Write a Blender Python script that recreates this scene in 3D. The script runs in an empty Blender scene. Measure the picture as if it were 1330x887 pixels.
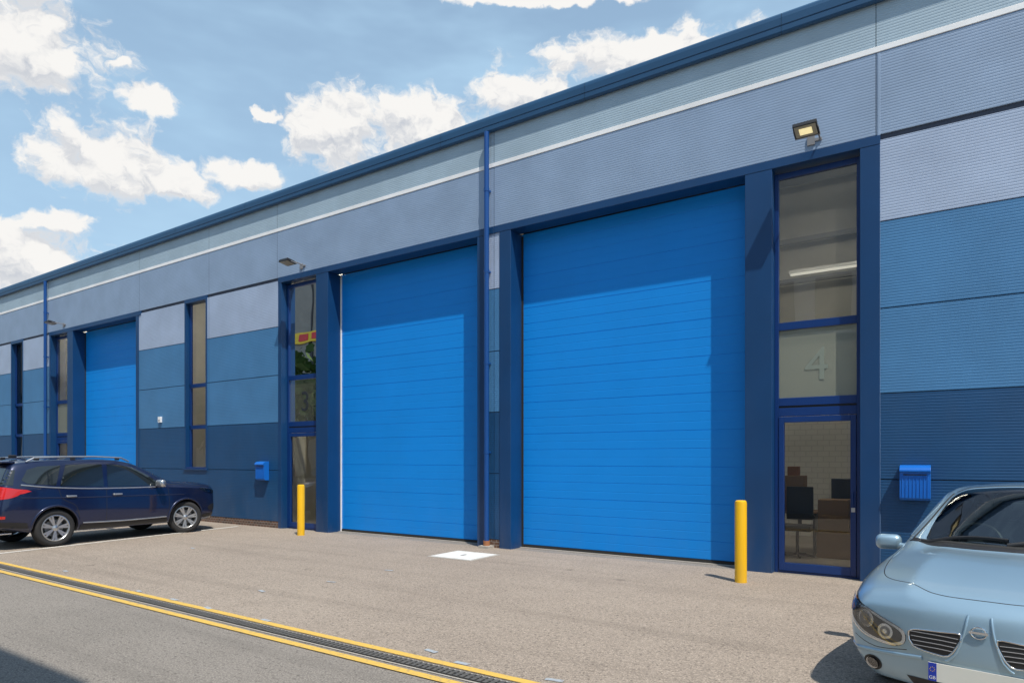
import bpy,bmesh,math,random
from mathutils import Vector,Matrix
from mathutils.bvhtree import BVHTree
random.seed(4)
scene=bpy.context.scene
COL=scene.collection

# ---------------------------------------------------------------- materials
def newmat(name):
    m=bpy.data.materials.new(name); m.use_nodes=True
    nt=m.node_tree; b=nt.nodes.get('Principled BSDF')
    return m,nt,b
def N(nt,typ,**kw):
    n=nt.nodes.new(typ)
    for k,v in kw.items(): setattr(n,k,v)
    return n
def math_(nt,op,a,b=None,c=None,clamp=False):
    n=nt.nodes.new('ShaderNodeMath'); n.operation=op; n.use_clamp=clamp
    for i,v in enumerate((a,b,c)):
        if v is None: continue
        if isinstance(v,(int,float)): n.inputs[i].default_value=v
        else: nt.links.new(v,n.inputs[i])
    return n.outputs[0]
def objcoord(nt):
    return N(nt,'ShaderNodeTexCoord').outputs['Object']
def noise(nt,vec,scale,detail=4,rough=.55,vscale=None):
    if vscale:
        mp=N(nt,'ShaderNodeMapping'); mp.inputs['Scale'].default_value=vscale
        nt.links.new(vec,mp.inputs[0]); vec=mp.outputs[0]
    n=N(nt,'ShaderNodeTexNoise'); n.inputs['Scale'].default_value=scale
    n.inputs['Detail'].default_value=detail; n.inputs['Roughness'].default_value=rough
    nt.links.new(vec,n.inputs['Vector']); return n.outputs['Fac']
def mixcol(nt,fac,a,b,mode='MIX'):
    n=N(nt,'ShaderNodeMix',data_type='RGBA',blend_type=mode)
    if isinstance(fac,(int,float)): n.inputs[0].default_value=fac
    else: nt.links.new(fac,n.inputs[0])
    for idx,v in ((6,a),(7,b)):
        if isinstance(v,tuple): n.inputs[idx].default_value=(*v[:3],1)
        else: nt.links.new(v,n.inputs[idx])
    return n.outputs[2]
def maprange(nt,v,a,b,c=0,d=1,smooth=False):
    n=N(nt,'ShaderNodeMapRange')
    if smooth: n.interpolation_type='SMOOTHSTEP'
    nt.links.new(v,n.inputs[0])
    for i,x in zip((1,2,3,4),(a,b,c,d)): n.inputs[i].default_value=x
    return n.outputs[0]
def bump(nt,b,h,strength=.3,dist=.01):
    n=N(nt,'ShaderNodeBump'); n.inputs['Strength'].default_value=strength
    n.inputs['Distance'].default_value=dist
    nt.links.new(h,n.inputs['Height']); nt.links.new(n.outputs[0],b.inputs['Normal'])
def paint(name,col,rough=.45,metal=0,var=.08,coat=0,dirt=.0,spec=.5,bumpy=0):
    m,nt,b=newmat(name)
    b.inputs['Base Color'].default_value=(*col,1)
    if var>.02:
        v=objcoord(nt)
        n1=noise(nt,v,1.3,3)
        dark=tuple(c*(1-var) for c in col); lite=tuple(min(1,c*(1+var)) for c in col)
        c=mixcol(nt,maprange(nt,n1,.3,.7),dark,lite)
        if dirt>0:
            n2=noise(nt,v,2.2,5,.6,(1,1,.25))
            sep=N(nt,'ShaderNodeSeparateXYZ'); nt.links.new(v,sep.inputs[0])
            low=maprange(nt,sep.outputs[2],0.0,1.1,1,0.12)
            f=math_(nt,'MULTIPLY',maprange(nt,n2,.42,.75),math_(nt,'MULTIPLY',low,dirt))
            c=mixcol(nt,f,c,(.22,.19,.16))
        nt.links.new(c,b.inputs['Base Color'])
        if bumpy: bump(nt,b,noise(nt,v,bumpy,2),.25,.004)
    b.inputs['Roughness'].default_value=rough
    b.inputs['Metallic'].default_value=metal
    b.inputs['Specular IOR Level'].default_value=spec
    b.inputs['Coat Weight'].default_value=coat; b.inputs['Coat Roughness'].default_value=.04
    return m
M={}
M['top']=paint('cladding_pale',(.36,.465,.545),.5,dirt=.15)
M['lav1']=paint('cladding_lavender_dark',(.262,.352,.49),.5)
M['lav2']=paint('cladding_lavender',(.36,.44,.585),.5)
M['mid']=paint('cladding_mid_blue',(.056,.192,.385),.5,dirt=.1)
M['navy']=paint('cladding_navy',(.004,.060,.165),.5,dirt=.2)
M['white']=paint('white_trim',(.87,.87,.87),.5)
M['trim']=paint('trim_blue',(.003,.044,.140),.4,dirt=.2)
M['fascia']=paint('fascia_blue',(.014,.068,.155),.42)
M['frame']=paint('frame_blue',(.003,.032,.150),.35)
M['pipe']=paint('pipe_blue',(.005,.06,.24),.35)
M['door']=paint('door_azure',(.001,.240,.73),.5,var=.03,dirt=.06,bumpy=160,spec=.35)
M['joint']=paint('joint_dark',(.05,.06,.09),.7,var=0)
M['rubber']=paint('black_rubber',(.02,.02,.02),.75,var=0)
M['dark']=paint('dark_core',(.05,.05,.055),.9,var=0)
M['black']=paint('black_plastic',(.018,.018,.02),.45,var=0)
M['yellow']=paint('bollard_yellow',(.82,.46,.004),.4,var=.06,dirt=.25)
M['mailblue']=paint('mailbox_blue',(.008,.13,.52),.3)
M['alu']=paint('aluminium',(.55,.56,.57),.3,metal=.9,var=0)
M['chrome']=paint('chrome',(.75,.76,.78),.12,metal=1,var=0)
M['grey']=paint('grey_plastic',(.22,.22,.23),.5,var=0)
M['terra']=paint('terracotta',(.35,.14,.06),.7)
M['interior']=paint('interior_plaster',(.62,.60,.55),.8)
M['intfloor']=paint('interior_floor',(.36,.33,.29),.5)
M['cardboard']=paint('cardboard',(.28,.17,.09),.8)
M['skin']=paint('brown_leather',(.25,.10,.04),.6)
M['plate']=paint('plate_white',(.72,.72,.66),.4)
M['platef']=paint('plate_band',(.01,.04,.4),.4)
M['silver']=paint('car_silver_blue',(.30,.44,.55),.34,metal=.45,var=.0,coat=1)
M['cnavy']=paint('car_navy',(.006,.014,.055),.3,metal=.35,var=.0,coat=1)
M['tyre']=paint('tyre',(.022,.022,.023),.8)
M['seat']=paint('seat_fabric',(.05,.052,.058),.9)
M['red']=paint('lamp_red',(.5,.012,.01),.12,coat=1,var=0)
M['amber']=paint('lamp_amber',(.8,.3,.03),.2,coat=1,var=0)
M['roof']=paint('roof_sheet',(.25,.27,.3),.5)
M['warehouse']=paint('warehouse_grey',(.22,.20,.17),.6)
M['warehouse2']=paint('warehouse_pale',(.45,.45,.44),.6)
M['signy']=paint('sign_yellow',(.75,.48,.01),.5)
M['signr']=paint('sign_red',(.6,.02,.02),.5)
M['number_dark']=paint('number_dark',(.02,.025,.03),.5)
M['number_light']=paint('number_light',(.21,.24,.20),.5)

def glassmat(name,tint=(.6,.66,.64),refl=.12,rough=.0,diff=0,dcol=(.3,.33,.3),fm=1.0):
    m,nt,b=newmat(name); nt.nodes.remove(b)
    out=nt.nodes['Material Output']
    tr=N(nt,'ShaderNodeBsdfTransparent'); tr.inputs[0].default_value=(*tint,1)
    gl=N(nt,'ShaderNodeBsdfGlossy'); gl.inputs['Roughness'].default_value=rough
    gl.inputs['Color'].default_value=(.95,.97,1,1)
    fr=N(nt,'ShaderNodeFresnel'); fr.inputs['IOR'].default_value=1.5
    v=objcoord(nt); bp=N(nt,'ShaderNodeBump'); bp.inputs['Strength'].default_value=.05; bp.inputs['Distance'].default_value=.05
    nt.links.new(noise(nt,v,1.1,1),bp.inputs['Height']); nt.links.new(bp.outputs[0],gl.inputs['Normal'])
    f=math_(nt,'ADD',math_(nt,'MULTIPLY',fr.outputs[0],fm),refl,clamp=True)
    base=tr.outputs[0]
    if diff>0:
        d=N(nt,'ShaderNodeBsdfDiffuse'); d.inputs[0].default_value=(*dcol,1)
        mx=N(nt,'ShaderNodeMixShader'); mx.inputs[0].default_value=diff
        nt.links.new(tr.outputs[0],mx.inputs[1]); nt.links.new(d.outputs[0],mx.inputs[2]); base=mx.outputs[0]
    mx=N(nt,'ShaderNodeMixShader'); nt.links.new(f,mx.inputs[0])
    nt.links.new(base,mx.inputs[1]); nt.links.new(gl.outputs[0],mx.inputs[2])
    nt.links.new(mx.outputs[0],out.inputs[0])
    return m
M['glass']=glassmat('window_glass',(.80,.79,.72),.04,fm=.9)
M['glass_up']=glassmat('window_glass_upper',(.62,.61,.54),.09,diff=.18,dcol=(.30,.29,.25),fm=1.0)
M['frost']=glassmat('frosted_glass',(.45,.47,.42),.04,diff=.6,dcol=(.30,.32,.26),fm=.7)
M['carglass']=glassmat('car_glass',(.55,.64,.60),.07)
M['darkglass']=paint('tinted_glass',(.012,.016,.016),.04,var=.0,spec=.8,coat=1)
M['lens']=glassmat('lamp_lens',(.9,.93,.95),.08)
m,nt,b=newmat('floodlight_lens'); b.inputs['Base Color'].default_value=(.8,.75,.5,1)
b.inputs['Emission Color'].default_value=(1,.82,.40,1); b.inputs['Emission Strength'].default_value=.7; M['flood']=m
M['floodoff']=paint('floodlight_glass',(.40,.37,.28),.2,var=0)
m,nt,b=newmat('strip_light'); b.inputs['Emission Color'].default_value=(1,.96,.88,1); b.inputs['Emission Strength'].default_value=26; M['tube']=m  # emission for hidden panels added to brighten the interiors
m,nt,b=newmat('pendant_light'); b.inputs['Emission Color'].default_value=(1,.97,.9,1); b.inputs['Emission Strength'].default_value=1.0; M['tube2']=m

def brick(name,c1,c2,mort,sc,rough=.8):
    m,nt,b=newmat(name); v=objcoord(nt)
    mp=N(nt,'ShaderNodeMapping'); mp.inputs['Rotation'].default_value=(math.radians(90),0,0)
    nt.links.new(v,mp.inputs[0])
    t=N(nt,'ShaderNodeTexBrick'); t.inputs['Scale'].default_value=sc
    t.inputs['Color1'].default_value=(*c1,1); t.inputs['Color2'].default_value=(*c2,1); t.inputs['Mortar'].default_value=(*mort,1)
    t.inputs['Mortar Size'].default_value=.02
    nt.links.new(mp.outputs[0],t.inputs[0]); nt.links.new(t.outputs[0],b.inputs['Base Color'])
    b.inputs['Roughness'].default_value=rough
    return m
M['brick']=brick('brown_brick',(.16,.08,.05),(.07,.045,.035),(.28,.25,.22),4.4)
M['block']=brick('painted_block',(.80,.79,.74),(.77,.76,.71),(.66,.65,.61),2.2)

def asphalt(name,c,c2):
    m,nt,b=newmat(name); v=objcoord(nt)
    big=noise(nt,v,.35,4,.6); med=noise(nt,v,2.2,5,.65); fine=noise(nt,v,75,2,.7); fine2=noise(nt,v,28,2,.7)
    col=mixcol(nt,maprange(nt,big,.35,.68),c,c2)
    col=mixcol(nt,math_(nt,'MULTIPLY',maprange(nt,med,.45,.75),.36),col,tuple(x*.66 for x in c))
    col=mixcol(nt,math_(nt,'MULTIPLY',maprange(nt,fine,.47,.70),.85),col,tuple(min(1,x*1.8) for x in c2))
    col=mixcol(nt,math_(nt,'MULTIPLY',maprange(nt,fine2,.55,.68),.7),col,tuple(x*.42 for x in c))
    st=noise(nt,v,1.0,4,.6,(.12,2.6,1)); col=mixcol(nt,math_(nt,'MULTIPLY',maprange(nt,st,.52,.8),.42),col,tuple(x*.6 for x in c))
    vo=N(nt,'ShaderNodeTexVoronoi'); vo.inputs['Scale'].default_value=.9; nt.links.new(v,vo.inputs['Vector'])
    sp=maprange(nt,vo.outputs['Distance'],.03,.09,1,0,True)
    col=mixcol(nt,math_(nt,'MULTIPLY',sp,.35),col,tuple(x*.35 for x in c))
    nt.links.new(col,b.inputs['Base Color']); b.inputs['Roughness'].default_value=.92
    b.inputs['Specular IOR Level'].default_value=.25
    bump(nt,b,fine2,.7,.010)
    return m
M['asph']=asphalt('forecourt_asphalt',(.240,.200,.165),(.285,.240,.198))
M['road']=asphalt('road_asphalt',(.182,.165,.147),(.222,.201,.179))
def worn(name,c,under,amt=.5):
    m,nt,b=newmat(name); v=objcoord(nt)
    f=maprange(nt,noise(nt,v,22,5,.75),.50,.62); g=noise(nt,v,2.0,3)
    f=math_(nt,'MULTIPLY',f,maprange(nt,g,.3,.7,amt*.4,amt*1.4),clamp=True)
    nt.links.new(mixcol(nt,f,c,under),b.inputs['Base Color']); b.inputs['Roughness'].default_value=.8
    return m
M['yline']=worn('yellow_paint',(.64,.41,.08),(.27,.22,.15))
M['wline']=worn('white_paint',(.62,.60,.56),(.25,.21,.17),.6)
M['mark']=worn('survey_paint',(.34,.38,.42),(.26,.22,.19),1.0)
M['concrete']=worn('concrete',(.40,.37,.33),(.30,.27,.24),.7)
M['cover']=worn('white_cover',(.68,.68,.66),(.4,.4,.38),.6)
M['drain']=worn('iron_grate',(.10,.097,.092),(.05,.05,.05),.7)
m,nt,b=newmat('leaves'); v=objcoord(nt)
nt.links.new(mixcol(nt,noise(nt,v,.8,3),(.02,.05,.012),(.08,.14,.03)),b.inputs['Base Color']); b.inputs['Roughness'].default_value=.8; M['leaf']=m
M['bark']=paint('bark',(.09,.065,.045),.9)

# ---------------------------------------------------------------- mesh builder
def empty(name,loc=(0,0,0),rz=0):
    e=bpy.data.objects.new(name,None); e.location=loc; e.rotation_euler=(0,0,rz); COL.objects.link(e); return e
class MB:
    def __init__(s,name,parent=None,mats=()):
        s.name=name;s.parent=parent;s.v=[];s.f=[];s.mi=[];s.mats=list(mats)
    def m(s,k):
        if k not in s.mats: s.mats.append(k)
        return s.mats.index(k)
    def face(s,pts,mat):
        i=len(s.v); s.v+= [tuple(p) for p in pts]; s.f.append(tuple(range(i,i+len(pts)))); s.mi.append(s.m(mat))
    def box(s,x0,x1,y0,y1,z0,z1,mat,M4=None):
        c=[(x0,y0,z0),(x1,y0,z0),(x1,y1,z0),(x0,y1,z0),(x0,y0,z1),(x1,y0,z1),(x1,y1,z1),(x0,y1,z1)]
        if M4: c=[tuple(M4@Vector(p)) for p in c]
        i=len(s.v); s.v+=c
        for q in ((0,3,2,1),(4,5,6,7),(0,1,5,4),(1,2,6,5),(2,3,7,6),(3,0,4,7)):
            s.f.append(tuple(i+a for a in q)); s.mi.append(s.m(mat))
    def ext(s,prof,x0,x1,mat,caps=True):
        i=len(s.v); n=len(prof)
        s.v+=[(x0,p[0],p[1]) for p in prof]+[(x1,p[0],p[1]) for p in prof]
        for a in range(n-1):
            s.f.append((i+a,i+n+a,i+n+a+1,i+a+1)); s.mi.append(s.m(mat))
        if caps:
            s.f.append(tuple(i+a for a in range(n))); s.mi.append(s.m(mat))
            s.f.append(tuple(i+n+a for a in reversed(range(n)))); s.mi.append(s.m(mat))
    def tube(s,p0,p1,r,mat,seg=16,r1=None):
        p0=Vector(p0);p1=Vector(p1); d=(p1-p0).normalized(); r1=r if r1 is None else r1
        a=d.orthogonal().normalized(); b_=d.cross(a)
        i=len(s.v)
        for p,rr in ((p0,r),(p1,r1)):
            for k in range(seg):
                an=2*math.pi*k/seg; s.v.append(tuple(p+a*math.cos(an)*rr+b_*math.sin(an)*rr))
        for k in range(seg):
            s.f.append((i+k,i+(k+1)%seg,i+seg+(k+1)%seg,i+seg+k)); s.mi.append(s.m(mat))
        s.f.append(tuple(i+k for k in reversed(range(seg)))); s.mi.append(s.m(mat))
        s.f.append(tuple(i+seg+k for k in range(seg))); s.mi.append(s.m(mat))
    def lathe(s,prof,mat,seg=48,origin=(0,0,0),axis='y'):
        i=len(s.v); n=len(prof)
        for k in range(seg):
            an=2*math.pi*k/seg
            for r,h in prof:
                if axis=='y': p=(r*math.cos(an)+origin[0],h+origin[1],r*math.sin(an)+origin[2])
                elif axis=='x': p=(h+origin[0],r*math.cos(an)+origin[1],r*math.sin(an)+origin[2])
                else: p=(r*math.cos(an)+origin[0],r*math.sin(an)+origin[1],h+origin[2])
                s.v.append(p)
        for k in range(seg):
            k2=(k+1)%seg
            for a in range(n-1):
                s.f.append((i+k*n+a,i+k2*n+a,i+k2*n+a+1,i+k*n+a+1)); s.mi.append(s.m(mat))
    def done(s,smooth=False,bevel=0,seg=2,recalc=True):
        me=bpy.data.meshes.new(s.name); me.from_pydata(s.v,[],s.f)
        for k in s.mats: me.materials.append(M[k])
        for p,mi in zip(me.polygons,s.mi): p.material_index=mi
        if recalc:
            bm=bmesh.new(); bm.from_mesh(me); bmesh.ops.remove_doubles(bm,verts=bm.verts,dist=1e-5) if smooth else None
            bmesh.ops.recalc_face_normals(bm,faces=bm.faces); bm.to_mesh(me); bm.free()
        o=bpy.data.objects.new(s.name,me); COL.objects.link(o)
        if s.parent: o.parent=s.parent
        if smooth:
            for p in me.polygons: p.use_smooth=True
            try: me.set_sharp_from_angle(angle=math.radians(35))
            except Exception: pass
        if bevel:
            b=o.modifiers.new('bevel','BEVEL'); b.width=bevel; b.segments=seg; b.limit_method='ANGLE'; b.angle_limit=math.radians(40)
        return o

CZ=1.65
# ---------------------------------------------------------------- ground
def sheet(name,pts,z,mat,parent=None):
    mb=MB(name,parent); mb.face([(x,y,z) for x,y in pts],mat); return mb.done()
sheet('ground',[(-600,-600),(600,-600),(600,600),(-600,600)],0,'road')
SL=-.012
def yl(c,x): return c+SL*x
sheet('forecourt',[(-60,yl(4.05,-60)),(30,yl(4.05,30)),(30,10.06),(-60,10.06)],.004,'asph')
def strip(name,c0,c1,z,mat,x0=-60,x1=30,parent=None):
    return sheet(name,[(x0,yl(c0,x0)),(x1,yl(c0,x1)),(x1,yl(c1,x1)),(x0,yl(c1,x0))],z,mat,parent)
strip('yellow_line',4.055,4.135,.009,'yline')
strip('yellow_line',3.735,3.815,.009,'yline')
dr=empty('drainage_channel')
strip('channel_edge',3.865,4.03,.006,'concrete',parent=dr)
strip('channel_bed',3.885,4.01,.009,'rubber',parent=dr)
mb=MB('grating',dr)
x=-30.0
while x<4:
    mb.box(x,x+.034,yl(3.893,x),yl(4.002,x),.0105,.016,'drain'); x+=.055
mb.done()
strip('grate_rail',3.942,3.952,.0175,'drain',-30,4,dr)
def line2(name,p0,p1,w,z,mat):
    p0=Vector(p0);p1=Vector(p1);d=(p1-p0).normalized(); n=Vector((-d.y,d.x))*w/2
    return sheet(name,[p0+n,p1+n,p1-n,p0-n],z,mat)
line2('parking_line',(-13.80,4.45),(-14.56,9.75),.10,.009,'wline')
line2('parking_line',(-16.4,4.45),(-17.1,9.75),.10,.009,'wline')
def gpt(px,py):
    Y=.9152*(px+625)/(py-596); return (1.5*Y*(px-1238.3)/(px+625),Y)
mb=MB('survey_marks')
for px,py in ((85,742),(180,768),(226,779),(270,790),(340,768),(345,806),(430,756),(505,741),(720,884),(560,846),(600,862),(500,700),(250,712)):
    X,Y=gpt(px,py); a=random.uniform(-.3,.3); c,s_=math.cos(a),math.sin(a); w,h=.07,.025
    mb.face([(X+dx*c-dy*s_,Y+dx*s_+dy*c,.0095) for dx,dy in ((-w,-h),(w,-h),(w,h),(-w,h))],'mark')
mb.done()
mb=MB('manhole_cover'); mb.box(-7.40,-6.47,8.5,9.35,.0,.012,'concrete'); mb.box(-7.35,-6.52,8.55,9.30,.0125,.018,'cover')
mb.box(-6.96,-6.92,8.86,8.99,.0185,.021,'drain'); mb.done()

# ---------------------------------------------------------------- building
YF=10.05; YD=10.42
B=empty('industrial_unit_building')
XL,XR=-46.0,12.0
PIT=.038
def clad(mb,x0,x1,z0,z1,mat):
    prof=[]; z=z0+.006; 
    prof.append((YF+.012,z0)); prof.append((YF,z0+.006))
    while z+PIT<z1-.006:
        prof+=[(YF,z+.022),(YF+.0015,z+.027),(YF+.0015,z+.033),(YF,z+PIT)]; z+=PIT
    prof+=[(YF,z1-.006),(YF+.012,z1)]
    mb.ext(prof,x0,x1,mat,caps=False)
bands=[(.16,1.375,'navy'),(1.385,2.515,'navy'),(2.525,3.645,'mid'),(3.655,4.80,'mid'),(4.81,5.895,'lav2')]
seams=[-45.9,-32.2,-25.95,-19.78,-16.26,-13.44,-7.10,-.86,5.4,11.9]
mb=MB('wall_cladding',B); core=MB('wall_core',B)
def wall(x0,x1,z0=0.16,z1=5.895):
    cuts=[x0]+[s for s in seams if x0+.05<s<x1-.05]+[x1]
    for a,b_ in zip(cuts,cuts[1:]):
        for za,zb,mt in bands:
            lo,hi=max(za,z0),min(zb,z1)
            if hi-lo>.05: clad(mb,a+(.004 if a!=x0 else 0),b_-(.004 if b_!=x1 else 0),lo,hi,mt)
    core.box(x0,x1,YF+.02,YF+.16,z0 if z0>.2 else 0,z1,'joint')
slits=[(-28.85,-27.80),(-17.40,-16.34),(4.0,5.05)]
walls=[(XL,-25.67),(-19.80,-13.39),(-7.23,-6.97),(-.81,XR)]
for a,b_ in walls:
    ss=[s for s in slits if a<s[0]<b_]
    if ss:
        s=ss[0]; wall(a,s[0]);wall(s[1],b_); wall(s[0],s[1],.16,1.375)
    else: wall(a,b_)
cuts=sorted([XL,XR]+[s for s in seams if XL<s<XR])
for a,b_ in zip(cuts,cuts[1:]):
    if b_-a<.2: continue
    clad(mb,a+.004,b_-.004,5.965,7.065,'lav1'); clad(mb,a+.004,b_-.004,7.145,7.82,'top')
core.box(XL,XR,YF+.02,YF+.16,5.9,7.82,'joint')
mb.done(); core.done()
tr=MB('wall_trims',B)
tr.box(XL,XR,YF-.008,YF+.018,7.067,7.143,'white')
pl=MB('brick_plinth',B)
for a,b_ in walls: pl.box(a+.001,b_-.001,YF+.004,YF+.018,0,.158,'brick')
pl.done()
tr.box(-.845,-.8105,YF-.006,YF+.018,.17,7.05,'lav1')
tr.box(-25.67,-19.68,YF-.018,YF+.30,5.835,5.955,'trim')
tr.box(-13.39,-7.105,YF-.018,YF+.30,5.835,5.955,'trim')
tr.box(-7.095,-.81,YF-.018,YF+.30,5.835,5.955,'trim')
def vbox(a,b_,y0=YF-.015,y1=YD+.03,z0=0,z1=5.833): tr.box(a,b_,y0,y1,z0,z1,'trim')
vbox(-2.56,-2.18); vbox(-6.97,-6.72); vbox(-7.48,-7.23); vbox(-12.04,-11.64)
vbox(-24.33,-23.93); vbox(-19.95,-19.802)
vbox(-1.05,-.93+.118,y1=10.32); vbox(-13.388,-13.27,y1=10.32); vbox(-25.668,-25.55,y1=10.32)
trim_o=tr.done(bevel=.004,seg=1)
so=MB('soffit',B)
so.box(-6.72,-2.56,YD-.02+.06,YD+.25,5.70,5.83,'trim')
def secdoor(name,x0,x1):
    d=MB(name,B); prof=[(YD+.01,.06)]; z=.06; n=0
    while z<5.80:
        z2=min(z+.293,5.84)
        if n%2==0: g=(.0055,.0055)
        else: g=(.0038,.0055)
        prof+=[(YD,z+.008),(YD,z+.135),(YD+.0016,z+.139),(YD+.0016,z+.145),(YD,z+.149),(YD,z2-g[1]),(YD+g[0],z2-g[1]*.5),(YD+g[0],z2+.001)]
        z=z2; n+=1
    d.ext(prof,x0,x1,'door',caps=False)
    d.box(x0,x1,YD-.012,YD+.05,.006,.058,'rubber')
    d.box(x0-.02,x0+.035,YD-.02,YD-.002,.01,5.8,'white' if name=='roller_door_b' else 'rubber')
    d.box(x1-.035,x1+.02,YD-.02,YD-.002,.01,5.8,'rubber')
    d.box(x0,x1,YD+.052,YD+.08,.0,5.9,'dark')
    return d.done()
secdoor('roller_door_a',-6.72,-2.56); secdoor('roller_door_b',-11.64,-7.48); secdoor('roller_door_c',-23.93,-19.95)
so.done()
def entrance(name,x0,x1,digit,dcol,hs=1):
    w=MB(name,B); y0,y1=10.20,10.28
    F='frame'
    w.box(x0,x0+.055,y0,y1,0,5.80,F); w.box(x1-.055,x1,y0,y1,0,5.80,F)
    a,b_=x0+.0555,x1-.0555
    for z0,z1 in ((5.72,5.80),(3.52,3.63),(2.27,2.39),(2.42,2.535),(.0,.03)): w.box(a,b_,y0+.004,y1-.004,z0,z1,F)
    w.box(a,b_,y0+.02,y1-.02,2.39,2.42,'rubber')
    w.box(a+.004,a+.075,y0-.012,y1-.02,.035,2.262,F); w.box(b_-.075,b_-.004,y0-.012,y1-.02,.035,2.262,F)
    w.box(a+.076,b_-.076,y0-.010,y1-.02,.035,.15,F); w.box(a+.076,b_-.076,y0-.010,y1-.02,2.18,2.262,F)
    w.tube((b_-.04,y0-.055,1.0),(b_-.04,y0-.055,1.2),.010,'frame'); 
    w.box(b_-.048,b_-.032,y0-.055,y0-.01,1.01,1.025,'frame'); w.box(b_-.048,b_-.032,y0-.055,y0-.01,1.175,1.19,'frame')
    w.box(b_-.066,b_-.014,y0-.020,y0-.0125,.92,.98,'alu')
    w.done(bevel=.003,seg=1)
    g=MB(name+'_glass',B)
    yg=y0+.035
    g.face([(a,yg,3.63),(b_,yg,3.63),(b_,yg,5.72),(a,yg,5.72)],'glass_up')
    g.face([(a,yg,2.535),(b_,yg,2.535),(b_,yg,3.52),(a,yg,3.52)],'frost')
    g.face([(a+.076,yg,.15),(b_-.076,yg,.15),(b_-.076,yg,2.18),(a+.076,yg,2.18)],'glass')
    g.done()
    if digit:
        cu=bpy.data.curves.new(name+'_number','FONT'); cu.body=digit; cu.size=.66; cu.align_x='CENTER'; cu.extrude=.001
        cu.materials.append(M[dcol])
        o=bpy.data.objects.new(name+'_number',cu); COL.objects.link(o); o.parent=B
        o.location=((x0+x1)/2,yg-.006,2.78); o.rotation_euler=(math.pi/2,0,0)
entrance('entrance_a',-2.178,-1.052,'4','number_light')
entrance('entrance_b',-13.268,-12.042,'3','number_dark')
entrance('entrance_c',-25.548,-24.332,None,'number_dark')
def slit(name,x0,x1):
    w=MB(name,B); z0,z1=1.385,5.955
    w.box(x0,x0+.06,YF-.012,YF+.20,z0,z1,'trim'); w.box(x1-.06,x1,YF-.012,YF+.20,z0,z1,'trim')
    a,b_=x0+.0605,x1-.0605
    w.box(a,b_,YF-.012,YF+.20,z1-.10,z1,'trim'); w.box(a-.08,b_+.08,YF-.035,YF+.1,z0-.03,z0+.005,'trim')
    w.box(a,b_,YF-.002,YF+.19,z0+.006,z0+.05,'frame')
    w.box(a,b_,YF+.10,YF+.17,3.58,3.68,'frame'); w.box(a,b_,YF+.10,YF+.17,2.46,2.56,'frame')
    w.box(a,a+.05,YF+.10,YF+.17,z0+.05,z1-.1,'frame'); w.box(b_-.05,b_,YF+.10,YF+.17,z0+.05,z1-.1,'frame')
    w.done(bevel=.003,seg=1)
    g=MB(name+'_glass',B); g.face([(a,YF+.14,z0+.05),(b_,YF+.14,z0+.05),(b_,YF+.14,z1-.1),(a,YF+.14,z1-.1)],'glass'); g.done()
for i,s in enumerate(slits): slit('slit_window_%s'%'abc'[i],*s)
fa=MB('roof_fascia',B)
x=XL
while x<XR:
    x2=min(x+3.14,XR)
    fa.ext([(10.045,7.80),(10.045,7.715),(10.0,7.705),(9.978,7.715),(9.97,7.735),(9.97,7.80),(9.98,7.808),(9.98,7.818),(9.97,7.826),(9.97,7.93),(9.98,7.98),(10.01,8.015),(10.06,8.03),(10.5,8.05)],x+.003,x2-.003,'fascia',caps=False)
    x=x2
fa.ext([(10.0455,7.81),(10.01,7.712),(9.985,7.74),(9.985,7.95),(10.03,8.01),(10.5,8.04)],XL,XR,'joint',caps=False)
fa.done()
ro=MB('roof',B); ro.ext([(10.48,8.035),(20,8.95),(30,7.95),(30,7.7),(20,8.7),(10.48,7.72)],XL,XR,'roof'); ro.done()
it=MB('interior_shell',B)
it.box(XL,XR,10.34,29.9,.002,.012,'intfloor'); it.box(XL,XR,15.2,15.4,.013,2.7,'block'); it.box(XL,XR,15.18,15.4,2.702,7.6,'interior')
it.box(XL,XR,10.34,29.9,7.60,7.66,'interior')
for px_ in (-.28,-7.25,-13.55,-19.74,-25.8,-32,6):
    it.box(px_-.06,px_+.06,10.3,15.17,.013,7.59,'interior')
it.box(XL-.1,XL-.005,10.06,30,0,7.7,'joint'); it.box(XR+.005,XR+.1,10.06,30,0,7.7,'joint'); it.box(XL,XR,29.92,30.1,0,7.69,'joint')
for k in range(5): it.box(XL,XR,10.6+k*1.0,10.68+k*1.0,7.30,7.58,'alu')
# exposed steel purlins and cable tray against the back wall
for z in (4.3,5.35,6.2): it.box(-7.1,-.4,14.9,15.0,z,z+.10,'grey')
it.box(-1.62,-1.50,14.85,15.0,.013,7.3,'grey')
it.done()
of=MB('office_furniture',B)
of.box(-3.2,-1.95,12.3,13.0,.70,.74,'cardboard'); of.box(-3.18,-3.14,12.32,12.98,.013,.70,'grey'); of.box(-2.01,-1.97,12.32,12.98,.013,.70,'grey')
# boxes
of.box(-1.88,-1.42,12.0,12.4,.45,.98,'cardboard'); of.box(-1.90,-1.38,11.98,12.45,.013,.445,'cardboard'); of.box(-1.33,-1.02,12.5,12.9,.013,.80,'cardboard')
# brown stack on the desk
of.box(-2.55,-2.22,12.35,12.75,.741,1.12,'skin'); of.box(-2.48,-2.16,12.4,12.7,1.121,1.36,'cardboard'); of.box(-2.44,-2.26,12.42,12.62,1.361,1.52,'skin')
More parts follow.
